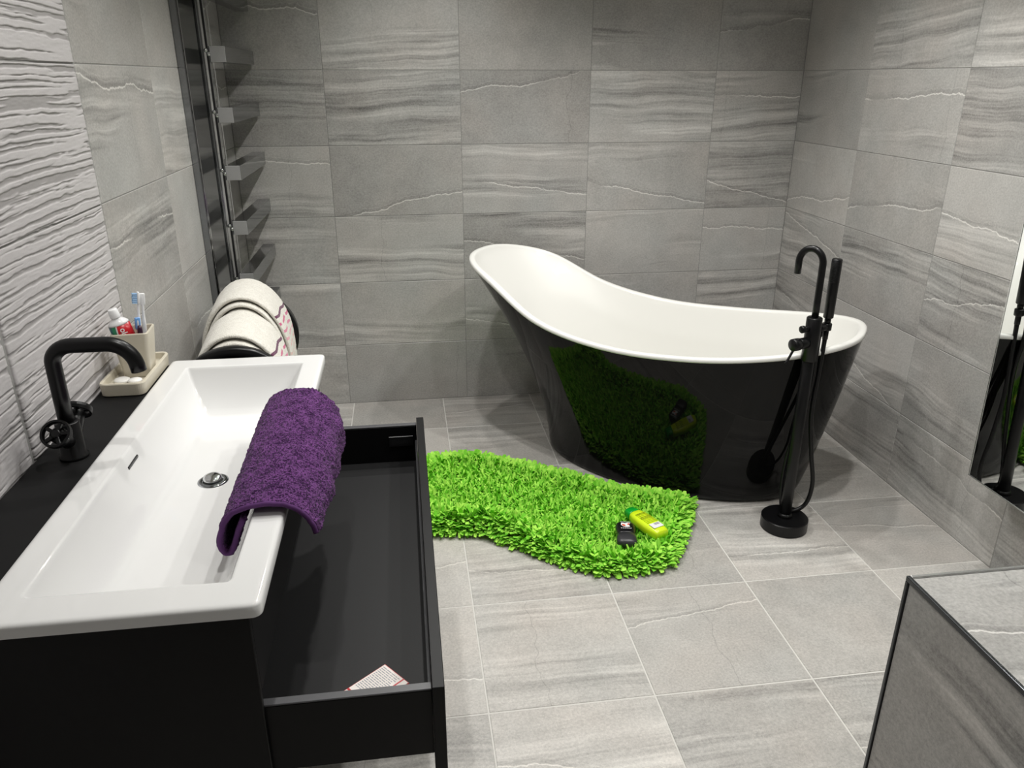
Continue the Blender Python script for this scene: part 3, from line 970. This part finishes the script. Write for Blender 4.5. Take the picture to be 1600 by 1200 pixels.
def patch(u0, u1, w0, w1, mat, name, nu=10, nw=8, off=0.0005, curve=0.0):
    """printed patch that hugs the tube's oval side facing the room"""
    V = []
    ws = [p[2] for p in body_r]
    for i in range(nu):
        for j in range(nw):
            w = w0 + (w1 - w0) * j / (nw - 1)
            a = np.interp(w, ws, [p[0] for p in body_r]); b = np.interp(w, ws, [p[1] for p in body_r])
            an = u0 + (u1 - u0) * i / (nu - 1) + curve * ((w - w0) / (w1 - w0)) ** 2
            V.append(tp((a + off) * math.cos(an), (b + off) * math.sin(an), w))
    return mesh(name, V, grid_faces(nu, nw), mat, tb, True)
patch(R(52), R(28), 0.060, 0.1175, M['green_print'], 'green_band', curve=0.2)
patch(R(28), R(-20), 0.060, 0.1175, M['teal_print'], 'teal_band', curve=0.2)
patch(R(60), R(52), 0.060, 0.1175, M['white_print'], 'white_band', curve=0.2)
mt = Matrix(((-tpd.x, side.x, nrm.x, 0), (-tpd.y, side.y, nrm.y, 0), (-tpd.z, side.z, nrm.z, 0), (0, 0, 0, 1)))
if mt.determinant() < 0:
    mt = Matrix(((-tpd.x, -side.x, nrm.x, 0), (-tpd.y, -side.y, nrm.y, 0), (-tpd.z, -side.z, nrm.z, 0), (0, 0, 0, 1)))
cpt = Vector(tp(-0.002, 0.0, 0.0875)) + nrm * 0.0198
V, F = text_vf('olgate', 0.019, Matrix.Translation(cpt) @ mt, 0.0004)
mesh('brand_lettering', V, F, M['white_print'], tb)

def toothbrush(name, label, foot, top, twist, hcol, bcol, hcol2=None):
    f, t_ = Vector(foot), Vector(top)
    d = (t_ - f).normalized()
    L = (t_ - f).length
    r_ = thing(name, label, 'toothbrush', tuple(f), 'toothbrushes in the cream tumbler')
    pts = [f + d * (L * k / 24) for k in range(25)]
    rad_ = [0.0052 if k < 14 else (0.0052 - 0.0022 * (k - 14) / 4 if k < 18 else 0.0030) for k in range(25)]
    rad_[0] = 0.003
    rad_[24] = 0.002
    V, F = tube(pts, rad_, 12)
    mesh('handle', V, F, hcol, r_, True)
    b = Vector(twist).normalized()
    b = (b - d * b.dot(d)).normalized()
    s = d.cross(b)
    mt = Matrix(((s.x, d.x, b.x, t_.x), (s.y, d.y, b.y, t_.y), (s.z, d.z, b.z, t_.z), (0, 0, 0, 1)))
    V, F = xform(box((-0.0062, -0.026, -0.0025), (0.0062, 0.003, 0.0028), 0.0022, 2), mt)
    mesh('head', V, F, hcol2 or hcol, r_, True)
    tufts = []
    for i in range(3):
        for j in range(6):
            x, y = -0.0036 + 0.0036 * i, -0.0235 + 0.0042 * j
            tufts.append(xform(box((x - 0.0014, y - 0.0016, 0.0029), (x + 0.0014, y + 0.0016, 0.0125 + 0.001 * ((i + j) % 2))), mt))
    V, F = join(*tufts)
    mesh('bristles', V, F, bcol, r_)['kind'] = 'stuff'
    return r_
C0 = Vector((CX_, CY_, CZ_ + 0.009))
toothbrush('toothbrush', 'tall white toothbrush with pale blue bristles at the back of the tumbler', C0 + Vector((0.004, -0.006, 0)), C0 + Vector((0.0215, 0.018, 0.187)), (-1, -0.5, 0), M['white_plastic'], plain('pale_blue_bristle', (0.35, 0.55, 0.80, 1), 0.6))
toothbrush('toothbrush', 'white toothbrush turned edge-on behind the blue-headed one in the tumbler', C0 + Vector((0.014, 0.014, 0)), C0 + Vector((0.0285, 0.0215, 0.182)), (-0.3, 1, 0), M['white_plastic'], M['white_plastic'])
toothbrush('toothbrush', 'short blue-headed toothbrush beside the toothpaste tube in the tumbler', C0 + Vector((0.009, -0.016, 0)), C0 + Vector((0.0185, -0.008, 0.131)), (-0.5, 1, 0), M['white_plastic'], M['blue_plastic'], M['blue_plastic'])
rz = thing('razor_handle', 'dark purple handle end just showing over the tumbler rim', 'razor', tuple(C0 + Vector((0.020, -0.018, 0))))
V, F = tube([C0 + Vector((0.020, -0.018, 0)) + Vector((0.0035, -0.001, 0.117)) * k / 12 for k in range(13)], [0.004] + [0.0055] * 11 + [0.0035], 14)
mesh('handle', V, F, M['purple_plastic'], rz, True)

# ------------------------------------------------------------------ purple towel over the basin's front rim
def sheet(path_fn, ys, thick, nu, disp, seed, taper=None):
    """closed thick sheet: path_fn(y) gives (x,z) centre line points"""
    V = []; UV = []
    ny = len(ys)
    outer = np.zeros((ny, nu, 3)); inner = np.zeros((ny, nu, 3)); S = np.zeros((ny, nu))
    for a, y in enumerate(ys):
        P = np.array(path_fn(y))
        d = np.r_[0, np.cumsum(np.hypot(*np.diff(P, axis=0).T))]
        k = np.linspace(0, d[-1], nu)
        # smooth resample
        x = np.interp(k, d, P[:, 0]); z = np.interp(k, d, P[:, 1])
        for _ in range(4):
            x[1:-1] = (x[:-2] + 2 * x[1:-1] + x[2:]) / 4
            z[1:-1] = (z[:-2] + 2 * z[1:-1] + z[2:]) / 4
        tx, tz_ = np.gradient(x), np.gradient(z)
        l = np.hypot(tx, tz_)
        nx_, nz_ = -tz_ / l, tx / l
        nn = disp * (vnoise(k * 260 + 50, np.full(nu, y * 260 + 900), seed) - 0.5) * 2 + disp * 1.4 * (vnoise(k * 70 + 50, np.full(nu, y * 110 + 900), seed + 3) - 0.5)
        outer[a] = np.stack([x + nx_ * (thick / 2 + nn), np.full(nu, y), z + nz_ * (thick / 2 + nn)], -1)
        inner[a] = np.stack([x - nx_ * (thick / 2), np.full(nu, y), z - nz_ * (thick / 2)], -1)
        S[a] = k
    return outer, inner, S

def sheet_mesh(name, outer, inner, mat, parent, uv=None):
    ny, nu = outer.shape[:2]
    A = outer.reshape(-1, 3); B = inner.reshape(-1, 3)
    F = [tuple(reversed(f)) for f in grid_faces(ny, nu)] + grid_faces(ny, nu, off=ny * nu)
    o = ny * nu
    for i in range(ny - 1):
        F.append((i * nu, (i + 1) * nu, o + (i + 1) * nu, o + i * nu))
        F.append(((i + 1) * nu + nu - 1, i * nu + nu - 1, o + i * nu + nu - 1, o + (i + 1) * nu + nu - 1))
    for j in range(nu - 1):
        F.append((j + 1, j, o + j, o + j + 1))
        b = (ny - 1) * nu
        F.append((b + j, b + j + 1, o + b + j + 1, o + b + j))
    return mesh(name, np.vstack([A, B]), F, mat, parent, True, uv)

ptow = thing('hand_towel', 'purple terry towel draped over the front rim of the basin', 'towel', (-0.53, -2.30, 0.872))
def ppath(y):
    f = (y + 2.54) / 0.49          # 0 near .. 1 far
    w = 0.004 * math.sin(f * 9) + 0.003 * math.sin(f * 23 + 1)
    bulge = 0.010 * math.sin(math.pi * min(max(f, 0), 1)) + (0.012 if f > 0.5 else 0.012 * f * 2) * 0.6
    hr = 0.828 - 0.030 * min(1, max(0, f * 1.6)) + 0.006 * math.sin(f * 7)
    hl = 0.800 + 0.016 * f + w * 0.4
    t = 0.004 * f
    return [(-0.571, 0.866), (-0.581, 0.846), (-0.590, hl + 0.018), (-0.598, hl + 0.002), (-0.607, hl), (-0.614, hl + 0.010), (-0.613, hl + 0.030), (-0.604, 0.860 + t),
            (-0.588, 0.879 + t), (-0.560, 0.889 + t), (-0.530, 0.892 + t + w * 0.3), (-0.503, 0.889 + t), (-0.483, 0.878), (-0.469 + bulge * 0.5 + w * 0.5, 0.862), (-0.461 + bulge + w, 0.842), (-0.458 + bulge + w, hr)]
ys = np.linspace(-2.540, -2.045, 190)
o_, i_, S = sheet(ppath, ys, 0.010, 190, 0.0018, 5)
# round the far end over, near end hem stays crisp
sheet_mesh('terry_sheet', o_, i_, M['purple_terry'], ptow)
mid = (o_[0] + i_[0]) / 2
V, F = tube([Vector(p) for p in mid[::2]], 0.0047, 10)
mesh('hem', V, F, M['purple_hem'], ptow, True)

# ------------------------------------------------------------------ black drum towel holder with two cream towels
A0 = np.array([-0.775, -1.60, 0.685]); A1 = np.array([-0.838, -0.93, 0.685])
RAD = 0.150
drum = thing('towel_drum', 'round black drum-shaped towel holder standing behind the basin', 'towel holder', (-0.80, -1.26, 0))
ad_ = Vector(A1 - A0).normalized()
L_ = float(np.linalg.norm(A1 - A0))
m0 = frame_to(A0, ad_)
def ringp(z0, z1, r):
    return lathe([(r - 0.022, z0), (r - 0.004, z0), (r, z0 + 0.004), (r, z1 - 0.004), (r - 0.004, z1), (r - 0.022, z1), (r - 0.022, z0)], 64, m0)
V, F = ringp(0, 0.030, RAD + 0.018); mesh('end_ring', V, F, M['black_metal'], drum, True)
V, F = ringp(L_ - 0.055, L_, RAD + 0.006); mesh('end_ring', V, F, M['black_metal'], drum, True)
V, F = lathe([(0, 0.012), (RAD - 0.0045, 0.012), (RAD - 0.0045, 0.020), (0.084, 0.0205), (0.084, L_ - 0.0205), (RAD - 0.0165, L_ - 0.020), (RAD - 0.0165, L_ - 0.012), (0, L_ - 0.012)], 64, m0)
mesh('drum_body', V, F, M['black_matt'], drum, True)
for f in (0.06, 0.94):
    c = A0 + (A1 - A0) * f
    for s in (-1, 1):
        V, F = tube([(c[0] + s * 0.10, c[1], 0.585), (c[0] + s * 0.125, c[1], 0.0)], 0.011, 14)
        mesh('leg', V, F, M['black_metal'], drum, True)

def cream(label, y0, y1, nl, rx, rz, hang):
    f = (-(y0 + y1) / 2 - 1.60) / -0.67
    c = A0 + (A1 - A0) * f
    t = thing('striped_towel', label, 'towel', (c[0], (y0 + y1) / 2, c[2] + rz), 'cream striped towels on the black drum')
    for l in range(nl):
        q = nl - 1 - l
        rx_, rz_ = rx - 0.0150 * q, rz - 0.0205 * q
        ya = y0 + 0.014 * l
        def path(y, l=l):
            ff = (y - A0[1]) / (A1[1] - A0[1])
            cx = A0[0] + (A1[0] - A0[0]) * ff
            w = 0.0
            P = [(max(cx - rx_ - 0.004, XL + 0.012), c[2] - hang * 0.55), (max(cx - rx_ - 0.002, XL + 0.012), c[2] - 0.05)]
            for k in range(21):
                a = R(180 - 9 * k)
                P.append((max(cx + (rx_ + w) * math.cos(a), XL + 0.012), c[2] + (rz_ + w) * math.sin(a)))
            P += [(cx + rx_ + 0.004, c[2] - hang * 0.5), (cx + rx_ + 0.007, c[2] - hang + 0.012 * l)]
            return P
        ys = np.linspace(ya, y1 - 0.003 * q, 60)
        nu = 130
        th = 0.0150
        o_, i_, S = sheet(path, ys, th, nu, 0.0009, 9 + l)
        for e, k in ((0, 1.0), (1, 0.55), (2, 0.25), (3, 0.08)):      # puffed rounded near edge
            mid = (o_[e] + i_[e]) / 2
            o_[e] = mid + (o_[e] - mid) * (1 - 0.62 * k)
            i_[e] = mid + (i_[e] - mid) * (1 - 0.62 * k)
        top = np.argmax(o_[:, :, 2], 1)
        tail = (S[:, -1] - S[np.arange(len(ys)), top]).mean()
        uvv = np.stack([np.repeat((ys - y0)[:, None], nu, 1), tail - (S[:, -1:] - S)], -1).reshape(-1, 2)
        uvv2 = uvv.copy(); uvv2[:, 1] = -1
        if l < nl - 1: uvv[:, 1] = -1
        sheet_mesh('fold_layer', o_, i_, M['stripe_towel'], t, np.vstack([uvv, uvv2]))
cream('cream towel with maroon and pink woven stripes at the far end of the drum', -1.262, -0.995, 3, 0.136, 0.212, 0.30)
cream('cream towel with maroon and pink woven stripes on the drum nearest the basin', -1.520, -1.268, 2, 0.128, 0.172, 0.26)

# ------------------------------------------------------------------ green shaggy rug
rug = thing('shaggy_rug', 'bright green shaggy bath rug rumpled on the floor beside the bath', 'rug', (0.2, -1.15, 0))
poly = np.array([(-0.265, -0.728), (-0.17, -0.705), (-0.01, -0.725), (0.275, -0.905), (0.49, -1.075), (0.765, -1.192), (0.635, -1.455), (0.535, -1.595), (0.32, -1.60), (0.15, -1.475), (-0.05, -1.300), (-0.235, -1.278), (-0.268, -1.275)])
def inside(p):
    x, y = p[:, 0], p[:, 1]
    r_ = np.zeros(len(p), bool)
    n = len(poly)
    for i in range(n):
        x0, y0 = poly[i]; x1, y1 = poly[(i + 1) % n]
        c = ((y0 > y) != (y1 > y)) & (x < (x1 - x0) * (y - y0) / (y1 - y0 + 1e-12) + x0)
        r_ ^= c
    return r_
def edge_d(p):
    best = np.full(len(p), 9.0); out = np.zeros((len(p), 2))
    n = len(poly)
    for i in range(n):
        a = poly[i]; b = poly[(i + 1) % n]
        ab = b - a
        u = np.clip(((p - a) @ ab) / (ab @ ab), 0, 1)
        c = a + u[:, None] * ab
        d = np.hypot(*(p - c).T)
        nrm_ = np.array([ab[1], -ab[0]]) / np.hypot(*ab) * -1
        m = d < best
        best[m] = d[m]; out[m] = nrm_
    return best, out
def hump(p):
    a, b = np.array([-0.40, -1.13]), np.array([0.16, -1.36])
    ab = b - a
    u = np.clip(((p - a) @ ab) / (ab @ ab), 0, 1)
    d = np.hypot(*(p - (a + u[:, None] * ab)).T)
    h = 0.030 * np.exp(-(d / 0.06) ** 2)
    h += 0.010 * np.exp(-(np.hypot(p[:, 0] - 0.0, p[:, 1] + 0.80) / 0.09) ** 2)
    h += 0.012 * np.exp(-(np.hypot(p[:, 0] - 0.33, p[:, 1] + 0.98) / 0.06) ** 2)
    ed_, en_ = edge_d(p)
    front = np.clip((-en_[:, 1] - 0.2) / 0.3, 0, 1)
    h += 0.020 * front * np.exp(-((ed_ - 0.045) / 0.032) ** 2)
    return h * np.clip(ed_ / 0.022, 0, 1)
# backing
gx, gy = np.meshgrid(np.arange(-0.5, 0.8, 0.02), np.arange(-1.65, -0.65, 0.02), indexing='ij')
pb = np.stack([gx.ravel(), gy.ravel()], 1)
bm = bmesh.new()
cen = poly.mean(0)
NR = 14
rings = []
dense = []
for i in range(len(poly)):
    for k in range(8):
        dense.append(poly[i] + (poly[(i + 1) % len(poly)] - poly[i]) * k / 8)
dense = np.array(dense)
Vt, Ft = [], []
nd = len(dense)
for q in range(NR):
    f = 1 - q / NR
    P = cen + (dense - cen) * f
    z = 0.007 + hump(P)
    Vt += [(P[i, 0], P[i, 1], z[i]) for i in range(nd)]
Ft = []
for q in range(NR - 1):
    for i in range(nd):
        j = (i + 1) % nd
        Ft.append((q * nd + i, q * nd + j, (q + 1) * nd + j, (q + 1) * nd + i))
Ft.append(tuple((NR - 1) * nd + i for i in range(nd)))
k0 = len(Vt)
Vt += [(dense[i, 0], dense[i, 1], 0.0005) for i in range(nd)]
for i in range(nd):
    j = (i + 1) % nd
    Ft.append((k0 + i, k0 + j, j, i))
bm.free()
mesh('backing', Vt, Ft, M['rug_back'], rug, True)['label'] = 'ochre woven backing'
# pile: short folded fabric strips
sp = 0.0070
gx, gy = np.meshgrid(np.arange(-0.48, 0.8, sp), np.arange(-1.64, -0.68, sp), indexing='ij')
pp = np.stack([gx.ravel(), gy.ravel()], 1) + rng.uniform(-sp * .5, sp * .5, (gx.size, 2))
pp = pp[inside(pp)]
ed, en = edge_d(pp)
# extra fringe along the edge
NV = len(pp)
VV, FF = [], []
hz = hump(pp)
cnt = 0
for i in range(NV):
    reps = 1 if ed[i] > 0.03 else 2
    for _ in range(reps):
        L = random.uniform(0.030, 0.050)
        w = random.uniform(0.0020, 0.0050) if ed[i] > 0.045 else random.uniform(0.005, 0.0095)
        az = random.uniform(0, 2 * math.pi)
        lean = random.uniform(0.1, 1.15)
        dirx, diry = math.cos(az), math.sin(az)
        if ed[i] < 0.035:
            k = 1 - ed[i] / 0.035
            dirx = dirx * (1 - k) + en[i, 0] * k * 1.4
            diry = diry * (1 - k) + en[i, 1] * k * 1.4
            l = math.hypot(dirx, diry) + 1e-9
            dirx, diry = dirx / l, diry / l
            lean = lean * (1 - k) + random.uniform(0.55, 1.25) * k
        b = Vector((pp[i, 0], pp[i, 1], 0.007 + hz[i]))
        sdir = Vector((-diry, dirx, 0))
        tw = random.uniform(-0.7, 0.7)
        sdir = (sdir * math.cos(tw) + Vector((dirx, diry, 0)) * math.sin(tw)).normalized()
        p = b.copy()
        ang = lean * 0.5
        base = len(VV)
        for s in range(4):
            ww = w * (0.75, 1.05, 1.1, 0.8)[s]
            fold = Vector((dirx, diry, 0.4)) * (0.25 * ww * (1 if s % 2 else -1))
            VV.append(tuple(p - sdir * ww)); VV.append(tuple(p + fold)); VV.append(tuple(p + sdir * ww))
            ang += lean * random.uniform(0.15, 0.75)
            st = Vector((dirx * math.sin(ang), diry * math.sin(ang), math.cos(ang))) * (L / 3)
            p = p + st
            if p.z < 0.003: p.z = 0.003 + random.uniform(0, 0.003)
        for s in range(3):
            a = base + s * 3
            FF.append((a, a + 1, a + 4, a + 3)); FF.append((a + 1, a + 2, a + 5, a + 4))
        cnt += 1
VA = np.array(VV); VA[:, 2] = np.maximum(VA[:, 2], 0.0012)
pl = mesh('pile', VA, FF, M['pile'], rug, False)
pl['kind'] = 'stuff'

# ------------------------------------------------------------------ bottles lying on the rug
def bottle_frame(p0, p1, z):
    a, b = Vector((p0[0], p0[1], z)), Vector((p1[0], p1[1], z))
    y = (b - a).normalized()
    zz = Vector((0, 0, 1))
    x = y.cross(zz).normalized()
    return Matrix(((x.x, y.x, 0, a.x), (x.y, y.y, 0, a.y), (0, 0, 1, z), (0, 0, 0, 1))), (b - a).length

def sq_ring(w, t, y, n=28, p=3.0):
    w, t = w * 1.27, t * 1.08
    out = []
    for k in range(n):
        a = 2 * math.pi * k / n
        c, s = math.cos(a), math.sin(a)
        out.append((w * math.copysign(abs(c) ** (2 / p), c), y, t * math.copysign(abs(s) ** (2 / p), s)))
    return out

# green shampoo bottle: y from cap end to base
bt, L = bottle_frame((0.487, -1.318), (0.558, -1.490), 0.062)
sh = thing('shampoo_bottle', 'lime green shampoo bottle with dark green cap lying on the green rug', 'bottle', (0.5235, -1.405, 0.04))
V, F = loft([sq_ring(0.019, 0.0155, 0.0335), sq_ring(0.022, 0.018, 0.036), sq_ring(0.0255, 0.0195, 0.060), sq_ring(0.0285, 0.0205, 0.095), sq_ring(0.029, 0.0205, 0.125), sq_ring(0.026, 0.0195, 0.160), sq_ring(0.0225, 0.018, L - 0.006), sq_ring(0.020, 0.0155, L)][::-1], bt)
sb = mesh('bottle_body', V, F, M['lime_bottle'], sh, True)
V, F = loft([sq_ring(0.016, 0.012, 0.0), sq_ring(0.0185, 0.0145, 0.002), sq_ring(0.0215, 0.0172, 0.028), sq_ring(0.0215, 0.0172, 0.033)][::-1], bt)
mesh('cap', V, F, M['green_cap'], sh, True)['label'] = 'dark green flip cap'
def flat(items, mat_, z):
    return join(*[xform(([(x0, y0, z), (x1, y0, z), (x1, y1, z), (x0, y1, z)], [(0, 1, 2, 3)]), mat_) for x0, y0, x1, y1 in items])
rows_ = []
rr_ = random.Random(3)
for k in range(9):
    y = 0.060 + 0.0082 * k
    x = -0.019
    while x < 0.017:
        wl = rr_.uniform(0.003, 0.008)
        rows_.append((x, y, min(x + wl, 0.018), y + (0.0052 if k in (0, 3, 4) else 0.0026)))
        x += wl + 0.0012
V, F = flat(rows_, bt @ Matrix.Diagonal((1.22, 1, 1, 1)), 0.0229)
mesh('label_print', V, F, M['olive_print'], sb)
V, F = flat([(-0.018, 0.136, 0.018, 0.166)], bt @ Matrix.Diagonal((1.2, 1, 1, 1)), 0.0226)
mesh('label_panel', V, F, M['white_print'], sb)
V, F = flat([(-0.015 + 0.0024 * k, 0.138, -0.0139 + 0.0024 * k + 0.0006 * (k % 3), 0.150) for k in range(8)], bt @ Matrix.Diagonal((1.2, 1, 1, 1)), 0.0228)
mesh('bar_print', V, F, M['grey_print'], sb)

bt, L = bottle_frame((0.4475, -1.402), (0.420, -1.530), 0.059)
bk = thing('deodorant_bottle', 'small black deodorant bottle with white and red print lying on the green rug', 'bottle', (0.433, -1.468, 0.04))
V, F = loft([sq_ring(0.017, 0.010, 0.0), sq_ring(0.024, 0.0145, 0.005), sq_ring(0.0275, 0.0165, 0.018), sq_ring(0.0275, 0.0168, 0.045), sq_ring(0.0245, 0.0165, 0.070), sq_ring(0.0245, 0.0165, 0.0745)][::-1], bt)
bb = mesh('bottle_body', V, F, M['black_bottle'], bk, True)
V, F = loft([sq_ring(0.0250, 0.0168, 0.0752), sq_ring(0.0270, 0.0172, 0.095), sq_ring(0.0275, 0.0165, 0.120), sq_ring(0.022, 0.013, L)][::-1], bt)
mesh('cap', V, F, M['grey_bottle'], bk, True)['label'] = 'charcoal cap'
def blob(pts, mat_, z):
    return xform(([(x, y, z) for x, y in pts], [tuple(range(len(pts)))]), mat_)
V, F = join(blob([(-0.013, 0.018), (-0.006, 0.016), (0.002, 0.020), (0.012, 0.017), (0.014, 0.030), (0.008, 0.042), (-0.002, 0.045), (-0.012, 0.042), (-0.009, 0.031)], bt @ Matrix.Diagonal((1.25, 1, 1, 1)), 0.0187),
            flat([(-0.014 + 0.0042 * k, 0.009, -0.0112 + 0.0042 * k, 0.0115) for k in range(7)], bt @ Matrix.Diagonal((1.25, 1, 1, 1)), 0.0180),
            flat([(-0.015 + 0.0052 * k, 0.050, -0.0115 + 0.0052 * k, 0.0535) for k in range(6)], bt @ Matrix.Diagonal((1.25, 1, 1, 1)), 0.0187))
mesh('white_print', V, F, M['white_print'], bb)
V, F = join(blob([(-0.012, 0.020), (-0.006, 0.021), (-0.004, 0.029), (-0.009, 0.031)], bt @ Matrix.Diagonal((1.25, 1, 1, 1)), 0.0190), blob([(0.003, 0.029), (0.010, 0.026), (0.011, 0.034), (0.005, 0.040), (0.0, 0.036)], bt @ Matrix.Diagonal((1.25, 1, 1, 1)), 0.0190))
mesh('red_print', V, F, plain('orange_red_print', (0.62, 0.07, 0.02, 1), 0.4), bb)

# ------------------------------------------------------------------ medicine box in the drawer
mb0 = Vector((-0.380, -2.663, 0.5685))
md = thing('medicine_box', 'white and red card box of small print lying in the open drawer', 'box', tuple(mb0))
rotz = Matrix.Translation(mb0) @ Matrix.Rotation(R(-51.3), 4, 'Z')
V, F = xform(box((-0.0335, -0.060, 0.0), (0.0335, 0.060, 0.020), 0.0006, 1), rotz)
mc = mesh('carton', V, F, M['red_print'], md)
V, F = xform(box((-0.0318, -0.0583, 0.0203), (0.0318, 0.0583, 0.0206)), rotz)
mesh('top_print', V, F, M['card'], mc)['label'] = 'off-white printed top face'
lines = []
for k in range(15):
    y = 0.054 - 0.0042 * k
    x = -0.029
    while x < 0.012:
        wl = rr_.uniform(0.003, 0.011)
        lines.append((x, y - 0.0018, min(x + wl, 0.015), y))
        x += wl + 0.0014
V, F = flat(lines, rotz, 0.0208)
mesh('small_print', V, F, M['grey_print'], mc)
V, F = flat([(-0.0318, -0.022, 0.0318, -0.018), (-0.018, -0.044, 0.004, -0.030), (0.0185, -0.018, 0.0215, 0.0585)], rotz, 0.02085)
mesh('red_band', V, F, M['red_print'], mc)
